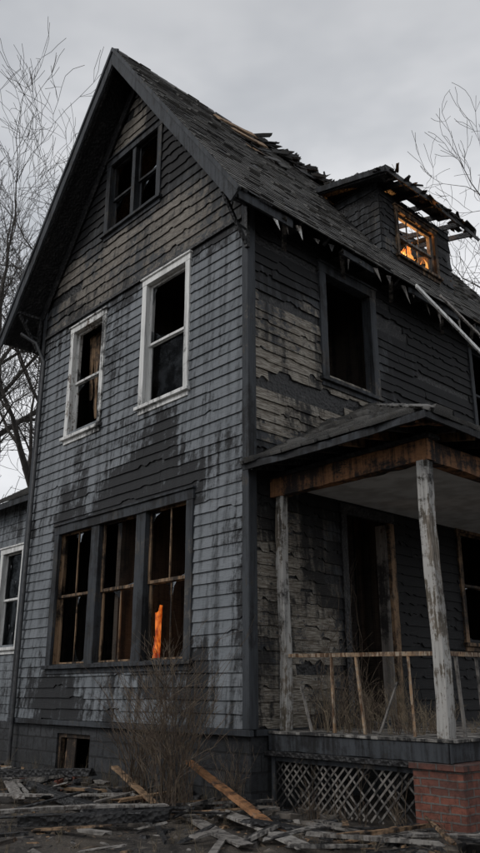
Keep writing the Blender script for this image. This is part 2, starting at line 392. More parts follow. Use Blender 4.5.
def window(fr,o,cm,smt,name,c=CW,units=1,mull=.13,grid=(1,1),at=None,sat=None,glass=(.15,.7),broken=.0):
    mb=MB(); gl=MB(); u0,u1,v0,v1=o
    A=at or (lambda u,v:(.5,.28+.35*nz(u,v,1,1.3),.1+.3*nz(u,v,4,2.)))
    S=sat or A
    fbox(mb,fr,u0,u0+c,v0+.05,v1-c,-.01,.052,cm,A); fbox(mb,fr,u1-c,u1,v0+.05,v1-c,-.01,.052,cm,A)
    fbox(mb,fr,u0-.015,u1+.015,v1-c,v1,-.01,.056,cm,A); fbox(mb,fr,u0-.035,u1+.035,v1+.002,v1+.035,-.01,.085,cm,A)
    fbox(mb,fr,u0-.045,u1+.045,v0-.01,v0+.05,-.12,.10,cm,A)
    fbox(mb,fr,u0,u1,v0-.09,v0-.012,-.01,.045,cm,A)
    a,b,cc,d=u0+c*.8,u1-c*.8,v0+.05,v1-c*.8
    fbox(mb,fr,a-.02,a,cc,d,-.165,-.012,smt,S);fbox(mb,fr,b,b+.02,cc,d,-.165,-.012,smt,S)
    fbox(mb,fr,a,b,d,d+.02,-.165,-.012,smt,S)
    w=(b-a-mull*(units-1))/units
    for k in range(units):
        x0=a+k*(w+mull);x1=x0+w
        if k: fbox(mb,fr,x0-mull,x0,cc,d,-.13,.03,cm,A)
        vm=(cc+d)/2+U(-.02,.02); s=.048
        for (p0,p1,nn) in ((vm-.02,d,-.055),(cc,vm+.02,-.095)):
            n0,n1=nn-.035,nn
            if rnd()<broken: 
                fbox(mb,fr,x0,x0+s,p0,p1,n0,n1,smt,S); continue
            fbox(mb,fr,x0,x0+s,p0,p1,n0,n1,smt,S);fbox(mb,fr,x1-s,x1,p0,p1,n0,n1,smt,S)
            fbox(mb,fr,x0+s,x1-s,p0,p0+s,n0,n1,smt,S);fbox(mb,fr,x0+s,x1-s,p1-s,p1,n0,n1,smt,S)
            gx,gy=grid
            for i in range(1,gx):
                q=x0+s+(x1-x0-2*s)*i/gx
                if rnd()<.85: fbox(mb,fr,q-.011,q+.011,p0+s,p1-s,n0+.005,n1-.005,smt,S)
            for i in range(1,gy):
                q=p0+s+(p1-p0-2*s)*i/gy
                if rnd()<.85: fbox(mb,fr,x0+s,x1-s,q-.011,q+.011,n0+.006,n1-.006,smt,S)
            for i in range(gx):
                for j in range(gy):
                    ww=(x1-x0-2*s)/gx;hh=(p1-p0-2*s)/gy
                    shards(gl,fr,x0+s+ww*i,x0+s+ww*(i+1),p0+s+hh*j,p0+s+hh*(j+1),(n0+n1)/2,*glass)
    mb.build(name,house,bevel=.004); 
    if gl.v: gl.build(name+'_glass',house)
dk=lambda u,v:(.4,.35+.45*nz(u,v,1,1.5),.3+.4*nz(u,v,6,2.2))
burn=lambda u,v:(.5+.4*nz(u,v,2,3),.30+.8*nz(u,v,1,1.6),.3+.4*nz(u,v,3,2.))
window(FG,W2L,M_white,M_white,'window_upper_left',at=lambda u,v:(.5,.26+.4*nz(u,v,1,1.3)+.3*sm(-4.4,-3.8,u),.30+.4*nz(u,v,4,2.)),glass=(.2,.5))
window(FG,W2R,M_white,M_white,'window_upper_right',at=lambda u,v:(.8,.08+.3*nz(u,v,1,1.3)+.25*sm(6.1,5.7,v),.06+.3*nz(u,v,4,2.)),glass=(.6,.8))
window(FG,W1,M_slate,M_tan,'window_triple',c=.15,units=3,mull=.24,grid=(2,1),at=dk,sat=burn,glass=(.12,.4))
window(FG,WA,M_slate,M_slate,'window_attic',c=.13,units=2,mull=.11,grid=(1,1),at=dk,glass=(.1,.5))
window(FE,WR,M_slate,M_slate,'window_side_upper',c=.16,at=dk,broken=1.0,glass=(.0,.4))
window(FE,WU2,M_slate,M_slate,'window_side_upper_far',at=dk,glass=(.0,.6))
window(FE,WP,M_tan,M_tan,'window_porch',at=lambda u,v:(.4,.6+.4*nz(u,v,1,1.6),.3),glass=(.0,.6))
mb=MB()
fbox(mb,FE,DR[0],DR[0]+.13,.92,DR[3]-.13,-.01,.055,M_char,dk);fbox(mb,FE,DR[1]-.13,DR[1],.92,DR[3]-.13,-.01,.055,M_tan,lambda u,v:(.4,.45+.5*nz(u,v,1,1.),.4))
fbox(mb,FE,DR[0]-.02,DR[1]+.02,DR[3]-.13,DR[3]+.02,-.01,.058,M_char,dk)
fbox(mb,FE,DR[1]-.16,DR[1]-.132,.92,DR[3]-.15,-.2,.0,M_grey,burn); fbox(mb,FE,DR[0]+.132,DR[0]+.155,.92,DR[3]-.15,-.2,.0,M_char,burn)
fbox(mb,FE,DR[0]+.05,DR[1]-.05,.9,.935,-.2,.06,M_char,dk)
mb.build('door_frame',house,bevel=.004)
# interior
mb=MB()
Fz=Fr((0,0,0),(1,0,0),(0,1,0),(0,0,1))
for z in (.86,4.72,8.45): fbox(mb,Fz,XL+.17,-.17,.17,D-.17,z-.2,z,M_inside,(.5,.4,0),seg=1,jit=0)
for z in (.86,4.72):
    fbox(mb,FN,XL+.17,-2.9,z+.01,z+3.6,-5.6,-5.5,M_inside,(.6,.3,.3),seg=1,jit=0)
    fbox(mb,FN,-2.0,-.17,z+.01,z+3.6,-5.6,-5.5,M_inside,(.6,.3,.3),seg=1,jit=0)
    fbox(mb,FE,.17,3.4,z+.01,z+3.6,-3.3,-3.2,M_inside,(.6,.3,.3),seg=1,jit=0)
fbox(mb,FE,.5,6,4.73,8.2,-1.35,-1.30,M_inside,(.9,.1,.5),seg=1,jit=0)
for i in range(9):
    plank(mb,(XL+.8+i*.55,3.2,.9),(XL+.8+i*.55+U(-.05,.05),3.2,4.5),.05,.1,M_char)
for i in range(6):
    y=1.3+i*.45; plank(mb,(-1.24,y,4.75),(-1.24,y+U(-.05,.05),8.2),.05,.09,M_tan,up=(1,0,0),at=(.4,.45,.3))
for i in range(10):
    x=U(-5,-1); y=U(.7,2.6); z=U(1,2); plank(mb,(x,y,z),(x+U(-1,1),y+U(-.4,.4),z+U(1.2,2.4)),.07,.03,random.choice([M_char,M_tan,M_grey]),at=(.4,.5,.2))
for i in range(10):
    x=U(-5,-1.5); y=U(.6,2.8); z=U(5,6); plank(mb,(x,y,z),(x+U(-.8,.8),y+U(-.4,.4),z+U(1.0,2.6)),.07,.03,random.choice([M_char,M_tan]),at=(.4,.5,.2))
for i in range(7):
    x=-4.75+i*.12; plank(mb,(x,.30,7.85),(x+U(-.1,.12),.32+U(0,.05),6.2+U(0,.8)),.12,.012,M_tan,up=(0,1,0),at=(.3,.45,.1),rag=.08,jit=.02,taper=U(.5,1))
mb.build('interior_floors_and_partitions',house)
def flame(mb,c,h,r,n=7,m=None):
    for i in range(n):
        x,y=U(-r,r),U(-r,r)*.5; hh=h*U(.35,1); w=r*U(.3,.6); ph=U(0,6)
        tube(mb,[Vector(c)+Vector((x+math.sin(t*5+ph)*r*.35*t,y+math.cos(t*4+ph)*r*.2*t,hh*t)) for t in (0,.15,.3,.45,.6,.75,.9,1)],[w*.6,w,w*1.05,w*.8,w*.55,w*.35,w*.15,.002],m or M_fire,7)
# smouldering stud inside the triple window: charred wood glowing, with low flames
mb=MB()
for i in range(5): plank(mb,(-2.55+U(-.04,.05),.45+U(-.03,.03),1.5),(-2.53+U(-.05,.07),.46,2.25+U(0,.35)),U(.03,.07),.04,M_ember,up=(0,1,0),rag=.05,jit=.012,taper=U(.3,.7))
flame(mb,(-2.53,.42,1.88),.45,.055,6,M_ember)
mb.build('interior_fire',house)
def firelight(n,p,e):
    l=bpy.data.lights.new(n,'POINT'); l.energy=e; l.color=(1,.45,.14); l.shadow_soft_size=.15
    o=bpy.data.objects.new(n,l); scene.collection.objects.link(o); o.location=p; o.parent=house
firelight('fire_glow',(-2.45,.62,2.2),4); firelight('fire_glow.001',(-.95,5.2,10.15),75)
# foundation
mb=MB()
BW=(-4.52,-3.55,.08,.70)
for (a,b,c,d) in ((XL,BW[0],-.3,.82),(BW[1],-.0,-.3,.82),(BW[0],BW[1],-.3,BW[2]),(BW[0],BW[1],BW[3],.82)):
    fbox(mb,FG,a,b,c,d,-.3,-.02,M_found,(.5,0,0),brick=True)
fbox(mb,FE,.3,D,-.3,.82,-.3,-.02,M_found,(.5,0,0),brick=True)
fbox(mb,FW,.3,D,-.3,.9,-.3,-.02,M_found,(.5,0,0),brick=True)
mb.build('foundation',house)
mb=MB(); w=BW
for (a,b,c,d) in ((w[0],w[0]+.06,w[2],w[3]),(w[1]-.06,w[1],w[2],w[3]),(w[0]+.06,w[1]-.06,w[2],w[2]+.06),(w[0]+.06,w[1]-.06,w[3]-.06,w[3])): fbox(mb,FG,a,b,c,d,-.14,-.06,M_tan,lambda u,v:(.3,.7,.2))
plank(mb,FG.p(w[0]+.3,w[2]+.05,-.1),FG.p(w[0]+.34,w[3]-.05,-.1),.28,.02,M_tan,up=(0,1,0),at=(.3,.65,0))
mb.build('basement_window',house)

# main roof
SLn=math.hypot(1,SR); EX=.5
FRr=Fr((EX,0,zR(EX)),(0,1,0),(-1,0,SR),(SR,0,1)); LR=(EX-AX)*SLn
SLl=math.hypot(1,SL); EXL=-6.85
FRl=Fr((EXL,0,zL(EXL)),(0,1,0),(1,0,SL),(-SL,0,1)); LL=(AX-EXL)*SLl
Y0,Y1=-.6,9.5
def dmg(u,v):
    d=nz(u,v,11,.75)+.35*nz(u,v,4,2.2)
    d+= .55*sm(3.6,5.6,v)*sm(1.0,2.6,u) -.15
    d-= .8*sm(1.2,.4,u)
    return d
mb=MB(); g=.16
nu=int((Y1-Y0)/g);nv=int(LR/g)+1
for i in range(nu):
    for j in range(nv):
        u0=Y0+i*g;v0=j*g;v1=min(v0+g,LR+.0)
        if v1<=v0: continue
        um,vm=u0+g/2,(v0+v1)/2
        if dmg(um,vm)>.52: continue
        if 4.05<um<6.15 and (EX-vm/SLn)<-.5 and (EX-vm/SLn)>-1.5: continue
        m=M_tan if (dmg(um,vm)>.44) else M_char
        mb.add([FRr.p(u0,v0,-.0),FRr.p(u0+g,v0,-.0),FRr.p(u0+g,v1,-.0),FRr.p(u0,v1,-.0)],[(0,1,2,3)],m,(.4,.6,.2))
sheet(mb,FRl,0,LL,lambda v:(Y0,Y1),[],0,M_char)
for k in range(17):
    y=Y0+.06+k*.62
    plank(mb,FRr.p(y,.02,-.085),FRr.p(y,LR-.05,-.085),.05,.15,M_char,up=(0,0,1)); plank(mb,FRl.p(y,.02,-.085),FRl.p(y,LL-.05,-.085),.05,.15,M_char)
mb.build('roof_deck_and_rafters',house)
def rmask(u,v): return (min(1,max(0,.05+1.3*(dmg(u,v)-.22))),0)
def rmiss(u,v):
    d=dmg(u,v)
    if 3.7<u<6.5 and -1.5<(EX-v/SLn)<-.45: return 1
    return 1.0 if d>.47 else (.5 if d>.33 else (.1 if d>.2 else .02))
mb=MB(); courses(mb,FRr,-.03,LR,.142,lambda v:(Y0-.03,Y1),[],rmask,M_shing,blen=(.2,.36),thick=.018,miss=rmiss,step=.12,jit=.010,gapr=.002,lift=.03)
courses(mb,FRl,-.03,LL,.142,lambda v:(Y0-.03,Y1),[],lambda u,v:(.1,0),M_shing,blen=(.3,.4),thick=.014,step=.3)
y=Y0
while y<Y1:
    if y<1.9 or nz(y,0,0,2)>.25:
        z=AZ+.02; mb.add([(AX-.14,y,z-.14*SL),(AX-.14,y+.27,z-.14*SL+.01),(AX,y+.27,z+.03),(AX,y,z+.02),(AX+.14,y,z-.14*SR),(AX+.14,y+.27,z-.14*SR+.01)],[(0,1,2,3),(3,2,5,4)],M_shing,(rnd(),.2,0))
    y+=.25
mb.build('roof_shingles',house)
mb=MB()
for i in range(190):
    u=U(1.2,8.5);v=U(2.6,LR)
    if not .28<dmg(u,v)<.62: continue
    a=U(-.5,.5);L=U(.15,.55); p=FRr.p(u,v,.03); q=FRr.p(u+L*math.cos(a),v+L*math.sin(a)*.6,U(.02,.12))
    plank(mb,p,q,U(.06,.2),.014,random.choice([M_char,M_char,M_tan,M_shing,M_shing]),up=FRr.N,at=(rnd(),.5,.2),rag=.06)
for i in range(90):
    y=3.0+abs(random.gauss(0,1.4)); p=Vector((AX+U(-.05,.3),y,0)); p.z=zR(p.x)+U(-.02,.06); L=U(.15,.5)
    q=p+Vector((U(-.1,.2),L,U(-.04,.14)))
    plank(mb,p,q,U(.1,.28),U(.02,.06),random.choice([M_char,M_shing,M_shing]),at=(.3,.5,0),rag=.06,taper=U(.4,1),up=(.5,0,1),jit=.012)
for i in range(16):
    y=4.2+abs(random.gauss(0,.9)); p=Vector((AX+.05,y,AZ-.15)); plank(mb,p,p+Vector((U(-.05,.1),U(-.2,.2),U(.2,.38))),U(.06,.18),.03,M_char,rag=.04,taper=.5)
for (u,v,L,a) in ((1.5,5.25,.9,.15),(1.8,4.95,.8,-.1),(2.1,5.45,.7,.3),(2.3,5.1,.5,0)):
    plank(mb,FRr.p(u,v,.07),FRr.p(u+L*math.cos(a),v+L*math.sin(a),.12),.20,.025,M_tan,up=FRr.N,at=(.8,.15,0.3),rag=.06)
mb.build('roof_torn_sheathing',house)
mb=MB()
for s,F_,L in ((1,FRr,LR),(-1,FRl,LL)):
    dn=-.12
    plank(mb,F_.p(Y0-.045,-.06,dn),F_.p(Y0-.045,L-.0,dn),.035,.22,M_slate,up=F_.N,at=lambda q:(.7,.22+.5*nz(q*9,s),.25),jit=.006)
    plank(mb,F_.p(Y0-.075,-.08,-.02),F_.p(Y0-.075,L,-.02),.03,.06,M_slate,up=F_.N,at=(.9,.1,.3))
    plank(mb,F_.p(-.075,.75,-.28),F_.p(-.075,L-.1,-.28),.03,.18,M_char,up=F_.N)
mb.build('barge_boards',house,bevel=.004)
mb=MB()
y=Y0
while y<Y1:
    L=U(.4,1.2)
    if rnd()<.72: plank(mb,FRr.p(y,-.03,-.09),FRr.p(min(Y1,y+L),-.03+U(-.02,.01),-.09+U(-.02,.01)),.03,U(.1,.17),M_slate,up=(0,0,1),at=(.4,.4,.3),rag=.04)
    y+=L
for k in range(26):
    y=.0+k*.37+U(-.12,.12)
    x=EX-U(.02,.15); z=zR(EX)-.06; h=U(.08,.36); w=U(.02,.07); dx=U(-.06,.06)
    mb.add([(x,y-w,z),(x+.01,y+w,z+.02),(x+dx+.02,y+U(-.08,.15),z-h),(x-.02,y-w,z),(x-.012,y+w,z+.02)],[(0,1,2),(3,2,4),(0,2,3),(1,4,2)],random.choice([M_grey,M_grey,M_char,M_white]),(.3,.35,.5))
for y in (.3,1.6,2.9,4.4,5.5):
    plank(mb,(EX-.02,y,zR(EX)-.10),(EX-.45,y+U(.3,.7),zR(EX)-U(.15,.3)),.07,.015,M_grey,up=(0,0,1),at=(.3,.5,.2),rag=.05)
mb.build('eave_splinters',house)
mb=MB()
fbox(mb,FE,-.0,D,8.50,8.66,.0,.05,M_char,(.3,.5,0),seg=10)
for i in range(14):
    y=.0+i*.66
    if rnd()<.7: plank(mb,(EX-.12,y,zR(EX)-.02),(.04,y+.02,zR(.3)-.25),.3,.015,M_char,up=(0,0,1),rag=.05)
mb.build('eave_soffit',house)
mb=MB()
for (x0,sgn) in ((.18,1),(XL-.22,-1)):
    z=zR(.18)-.28 if sgn>0 else zL(XL-.22)-.28
    P=lambda y,zz:(x0-.1*sgn,y,zz)
    plank(mb,P(-.05,z),P(-.60,z),.06,.06,M_char); plank(mb,P(-.09,z-.75),P(-.09,z-.02),.06,.06,M_char,up=(0,1,0)); plank(mb,P(-.1,z-.7),P(-.56,z-.04),.045,.05,M_char)
    tube(mb,[Vector(P(-.1,z-.45)),Vector(P(-.3,z-.42)),Vector(P(-.42,z-.25)),Vector(P(-.38,z-.1))],[.018]*4,M_metal,6)
mb.build('eave_brackets',house)
mb=MB()
plank(mb,(.55,3.55,zR(EX)-.02),(1.0,6.6,6.4),.11,.03,M_white,up=(1,0,.3),at=(.5,.18,.3))
plank(mb,(.56,4.3,zR(EX)+.05),(.75,6.4,7.25),.08,.03,M_grey,up=(1,0,.3),at=(.9,.1,.6))
mb.build('hanging_fascia_boards',house)

# dormer
DX=-.35; DY0,DY1=3.9,6.35
mb=MB()
FD=Fr((DX,0,0),(0,1,0),(0,0,1),(1,0,0)); WD=(4.35,5.80,9.40,10.56)
dz=zR(DX)-.05; dh=[inner(WD,.1)]
dm=lambda u,v:(.60+.6*nz(u,v,3,1.2),.3+.4*nz(u,v,5,1.5))
sheet(mb,FD,dz,10.78,lambda v:(DY0,DY1),dh,0,M_char); sheet(mb,FD,dz,10.78,lambda v:(DY0,DY1),dh,-.1,M_inside)
courses(mb,FD,dz,10.78,.15,lambda v:(DY0,DY1),dh,dm,M_sideR,blen=(.3,1.2),thick=.024,miss=lambda u,v:.12,chip=.1,step=.05,cdep=.08)
cl=lambda v:(0,max(0,DX-((AZ-v)/SR+AX)))
yy=DY0; FC=Fr((DX,yy,0),(-1,0,0),(0,0,1),(0,-1,0))
sheet(mb,FC,dz,10.95,cl,[],0,M_char); sheet(mb,FC,dz,10.95,cl,[],-.1,M_inside)
courses(mb,FC,dz,10.95,.15,cl,[],dm,M_sideR,blen=(.3,1.2),thick=.024,miss=lambda u,v:.08,chip=.1,step=.05,cdep=.08)
for i in range(4):
    x=DX-.05-i*.42; plank(mb,(x,DY1,zR(x)-.02),(x,DY1,10.9+.05*i),.05,.09,M_char,up=(0,1,0))
for i in range(3): # scorched boards added on the studs to catch and brighten the fire glow
    plank(mb,(DX-.05,DY1-.06,9.55+.30*i),(DX-.75,DY1-.06,9.75+.34*i),.16,.02,M_tan,up=(0,1,0),rag=.1,at=(.6,.3,.2))
plank(mb,(DX,DY1,10.85),(-1.6,DY1,11.0),.08,.08,M_char)
mb.build('dormer_walls',house)
window(FD,WD,M_tan,M_grey,'dormer_window',c=.09,units=1,grid=(3,1),at=lambda u,v:(.4,.6+.5*nz(u,v,3,2),.3),sat=lambda u,v:(.5,.3+.4*nz(u,v),.4),glass=(.0,.25))
mb=MB()
dr0=Vector((.10,0,10.80));dr1=Vector((-1.75,0,11.24))
dv=(dr1-dr0); FDr=Fr(dr0,(0,1,0),dv,(-dv.z,0,dv.x)); 
if FDr.N.z<0: FDr.N=-FDr.N
DL=dv.length
hole=[(4.75,5.95,.42,1.78),(5.95,6.75,.08,1.78),(3.9,4.2,.0,.22)]
sheet(mb,FDr,0,DL,lambda v:(3.52,6.72),hole,0,M_char,step=2); sheet(mb,FDr,0,DL,lambda v:(3.52,6.72),hole,.03,M_char,step=2)
courses(mb,FDr,-.03,DL,.142,lambda v:(3.5,6.74),hole,lambda u,v:(.25+.5*nz(u,v,3,2),0),M_shing,blen=(.2,.36),thick=.05,step=.15,lift=.04,miss=lambda u,v:.2,jit=.014)
for i in range(7):
    y=3.56+i*.52; plank(mb,FDr.p(y,U(-.06,.0),-.06),FDr.p(y,DL,-.06),.045,.11,M_char,rag=.02)
def fas(q): return (.4,.5+.3*nz(q*6,2),.3)
plank(mb,FDr.p(3.5,-.02,-.03),FDr.p(4.9,-.02,-.03),.03,.11,M_char,up=(0,0,1),rag=.04); plank(mb,FDr.p(4.95,-.03,-.04),FDr.p(6.0,-.02,-.10),.03,.08,M_char,up=(0,0,1),rag=.08)
plank(mb,FDr.p(5.9,.0,-.05),FDr.p(6.9,-.04,-.16),.03,.09,M_char,up=(0,0,1),rag=.08,taper=.6)
plank(mb,FDr.p(3.5,-.02,-.03),FDr.p(3.5,DL,-.03),.03,.12,M_slate,up=(0,0,1),at=fas);plank(mb,FDr.p(6.73,-.02,-.03),FDr.p(6.73,DL,-.03),.03,.12,M_char,up=(0,0,1))
for i in range(44):
    y=U(3.5,6.8); p=FDr.p(y,U(-.06,.3),U(-.02,.05)); plank(mb,p,p+Vector((U(-.05,.14),U(-.2,.3),U(-.12,.05))),U(.05,.16),.02,random.choice([M_char,M_shing,M_shing,M_tan]),at=(.3,.6,0),rag=.05,up=(0,0,1),taper=U(.3,1))
mb.build('dormer_roof',house)
mb=MB(); flame(mb,(-.9,5.45,9.75),.6,.2,11); flame(mb,(-.8,5.9,9.7),.5,.14); flame(mb,(-.85,5.0,9.75),.4,.14); mb.build('dormer_fire',house,smooth=True)

# porch
PX,PY0,PY1=2.62,.25,8.2; DZ=.88
mb=MB()
y=PY0
while y<PY1:
    w=.115; fbox(mb,Fz,.07,PX+.02+U(-.015,.02),y,y+w,DZ-.03,DZ,M_grey,(rnd(),.45+U(-.2,.2),.2),seg=8); y+=w+.006
ed=lambda u,v:(.5,.35+.7*nz(u,v,3,1.1),.35+.4*nz(u,v,8,2))
fbox(mb,FG,.06,PX,.66,DZ-.034,-PY0-.06,-PY0-.02,M_slate,ed,seg=24,jit=.007)
fbox(mb,FG,.0,PX+.03,.60,.655,-PY0-.07,-PY0+.02,M_char,dk,seg=10)
fbox(mb,FE,PY0,PY1,.66,DZ-.034,PX-.06,PX-.02,M_slate,ed,seg=14)
mb.build('porch_floor',house,bevel=.003)
mb=MB()
yy=PY0+.09
def lat(x0,x1,z0,z1,dirn,yo):
    sp=.105
    t=x0-(z1-z0)
    while t<x1:
        a=[t,z0];b=[t+(z1-z0),z1]
        if a[0]<x0: a=[x0,z0+(x0-t)]
        if b[0]>x1: b=[x1,z0+(x1-t)]
        if b[0]-a[0]>.03 and rnd()<.82:
            if dirn<0: a[1],b[1]=z0+z1-a[1],z0+z1-b[1]
            plank(mb,(a[0],yo,a[1]),(b[0],yo,b[1]),.022,.007,M_grey,up=(0,1,0),at=(rnd()*.5,.48+.4*nz(a[0],0,0,2),.0),jit=.002)
        t+=sp
lat(.10,2.18,.02,.60,1,yy);lat(.10,2.18,.02,.60,-1,yy+.010)
fbox(mb,FG,.10,2.18,.54,.597,-yy+.008,-yy+.03,M_slate,dk);fbox(mb,FG,.06,.12,.0,.60,-yy+.008,-yy+.034,M_slate,dk)
mb.build('porch_lattice',house)
mb=MB()
for (a,b) in ((PY0,PY0+.55),(4.2,4.7),(7.7,8.2)):
    fbox(mb,FE,a,b,-.2,.596,2.16,2.74,M_brick,(.5,0,0),brick=True)
    fbox(mb,FE,a-.03,b+.03,.598,.655,2.13,2.77,M_brick,(.5,0,0),brick=True)
mb.build('porch_brick_pier',house)
mb=MB()
pw=lambda u,v:(.5,.18+.5*nz(u,v,3,1.0)+.35*sm(3.1,3.8,v),.45+.5*nz(u*2,v*.4,7,2))
def post(x,y,w,z0,z1):
    k=16;vs=[];ats=[]
    for i in range(k+1):
        z=z0+(z1-z0)*i/k
        for a,b in ((-1,-1),(1,-1),(1,1),(-1,1)): vs.append((x+a*w/2+U(-.006,.006)+.02*math.sin(i*.4),y+b*w/2+U(-.006,.006),z)); ats.append(pw(x+a,z))
    fs=[]
    for i in range(k):
        for j in range(4): fs.append((i*4+j,i*4+(j+1)%4,i*4+4+(j+1)%4,i*4+4+j))
    mb.add(vs,fs,M_post,ats)
post(2.46,.45,.14,DZ,3.84); post(.17,.46,.12,DZ,3.86); post(2.46,4.4,.14,DZ,3.84)
mb.build('porch_posts',house,bevel=.006)
mb=MB()
bb=lambda u,v:(.5,.50+.9*nz(u,v,4,1.1),.35+.3*nz(u,v,9,2))
fbox(mb,FG,.03,2.56,3.83,4.08,-.53,-.38,M_orange,bb,seg=24,jit=.008); fbox(mb,FE,.53,PY1,3.83,4.08,2.38,2.54,M_orange,bb,seg=24,jit=.008)
fbox(mb,FG,.0,2.62,4.08,4.13,-.56,-.34,M_char,dk,seg=14)
RX,RY0,RZ=2.88,-.12,4.22; PS=.53
top=(RX*PS)+RZ
A=Vector((.03,RY0,RZ));B=Vector((RX,RY0,RZ));Cc=Vector((.03,RY0+RX,top));Dd=Vector((RX,PY1+.2,RZ));E=Vector((.03,PY1+.2,top))
for dzz,mm in ((0,M_char),(-.03,M_char)):
    o=Vector((0,0,dzz)); mb.add([A+o,B+o,Cc+o],[(0,1,2)],mm); mb.add([B+o,Dd+o,E+o,Cc+o],[(0,1,2,3)],mm)
FH=Fr(A,(1,0,0),(0,1,PS),(0,-PS,1)); hl=RX*math.hypot(1,PS)
pm=lambda u,v:(.6*max(0,nz(u,v,2,1.5)),0)
courses(mb,FH,-.06,hl,.13,lambda v:(-.02,(RX+.02)*(1-v/hl)),[],pm,M_shing,blen=(.18,.34),thick=.045,step=.1,lift=.06,miss=lambda u,v:.08,jit=.022)
FH2=Fr(B,(0,1,0),(-1,0,PS),(PS,0,1))
courses(mb,FH2,-.06,hl,.13,lambda v:(RX*v/hl-.02,PY1+.3),[],pm,M_shing,blen=(.18,.34),thick=.045,step=.1,lift=.06,miss=lambda u,v:.08,jit=.022)
for i in range(13):
    p=B.lerp(Cc,i/13)+Vector((0,0,.03)); q=B.lerp(Cc,(i+1.1)/13)+Vector((0,0,.05)); plank(mb,p,q,.2,.02,M_shing,at=(rnd(),.1,0),rag=.03,jit=.01)
fa=lambda q:(.3,.55+.5*nz(q*7,1),.3+.4*nz(q*5,6))
plank(mb,A+Vector((0,-.015,-.055)),B+Vector((.02,-.015,-.055)),.025,.09,M_slate,at=fa,rag=.03,jit=.008,bend=-.03)
plank(mb,B+Vector((.015,-.03,-.055)),Dd+Vector((.015,0,-.055)),.025,.09,M_slate,at=fa,jit=.008)
for i in range(8):
    x=.15+i*.37; plank(mb,(x,RY0+.02,RZ-.06),(x,.55,RZ-.06+.10),.045,.1,random.choice([M_tan,M_char,M_char,M_orange]),at=(.3,.5,0),rag=.02)
for i in range(18):
    y=.1+i*.42; plank(mb,(RX-.02,y,RZ-.06),(2.3,y,RZ-.06+.10),.045,.1,random.choice([M_tan,M_char,M_char,M_orange]),at=(.3,.5,0),rag=.02)
mb.build('porch_roof',house)
mb=MB()
fbox(mb,FE,.56,PY1,4.03,4.06,.03,2.36,M_ceil,(.5,0,0),seg=1,jit=0); mb.build('porch_ceiling',house)
mb=MB()
plank(mb,(.22,.46,1.76),(2.4,.45,1.72),.05,.045,M_tan,at=(.8,.2,.6)); plank(mb,(2.47,.52,1.72),(2.46,4.35,1.74),.05,.045,M_tan,at=(.8,.2,.6))
for x,l in ((.95,0),(1.32,.08),(2.05,.02)): plank(mb,(x+l,.46,DZ),(x,.45,1.74),.032,.028,M_tan,at=(.7,.2,.6))
for x,l,h in ((.6,-.2,.5),(1.6,.25,.55)): plank(mb,(x,.46,DZ),(x+l,.5,DZ+h),.03,.02,M_grey,at=(.3,.4,.2),rag=.03)
for y in (.8,1.2,1.9,2.6,3.3): plank(mb,(2.46,y,DZ),(2.46,y+U(-.1,.1),1.73),.032,.028,M_grey,at=(.4,.4,.3))
mb.build('porch_railing',house)

# side wing
mb=MB(); ax0,ax1,ay0,ay1=-10.6,XL-.02,1.0,4.6
FA=Fr((0,ay0,0),(1,0,0),(0,0,1),(0,-1,0)); WWg=(-9.1,-8.0,2.15,4.33)
sheet(mb,FA,-.2,5.4,lambda v:(ax0,ax1),[inner(WWg)],0,M_char); sheet(mb,FA,-.2,5.4,lambda v:(ax0,ax1),[inner(WWg)],-.15,M_inside)
courses(mb,FA,.75,5.35,.165,lambda v:(ax0,ax1),[inner(WWg)],lambda u,v:(.2+.35*nz(u,v,2,.9),.05),M_side,blen=(1.,2.8),thick=.022)
FAw=Fr((ax0,0,0),(0,1,0),(0,0,1),(-1,0,0)); courses(mb,FAw,.0,5.35,.178,lambda v:(ay0,ay1),[],lambda u,v:(.2,.05),M_side,blen=(.6,1.8),thick=.022)
fbox(mb,FA,ax0,ax1,-.2,.745,.0,.03,M_found,(.5,0,0),brick=True)
fbox(mb,FA,ax0,ax1,.3,.4,-3.4,-3.3,M_inside,(.5,.5,0)); fbox(mb,FA,ax0,ax1,.0,5.3,-3.6,-3.5,M_inside,(.5,.5,0),seg=1)
yr=(ay0+ay1)/2
FAr=Fr((0,ay0-.35,5.30),(1,0,0),(0,1,.62),(0,-.62,1)); al=(yr-ay0+.35)*math.hypot(1,.62)
sheet(mb,FAr,0,al,lambda v:(ax0-.3,ax1),[],0,M_char,step=3); sheet(mb,FAr,0,al,lambda v:(ax0-.3,ax1),[],-.1,M_char,step=3)
courses(mb,FAr,-.02,al,.142,lambda v:(ax0-.32,ax1),[],lambda u,v:(.2,0),M_shing,blen=(.3,.4),thick=.02,step=.2)
FAr2=Fr((0,ay1+.35,5.30),(1,0,0),(0,-1,.62),(0,.62,1)); courses(mb,FAr2,-.02,al,.142,lambda v:(ax0-.32,ax1),[],lambda u,v:(.2,0),M_shing,blen=(.3,.4),thick=.02,step=.2)
plank(mb,FAr.p(ax0-.32,-.03,-.07),FAr.p(ax1,-.03,-.07),.03,.13,M_slate,at=(.3,.4,.2))
mb.build('side_wing',house)
window(FA,WWg,M_white,M_white,'side_wing_window',at=lambda u,v:(.6,.15+.2*nz(u,v,1,1.3),.05),glass=(1,.7))

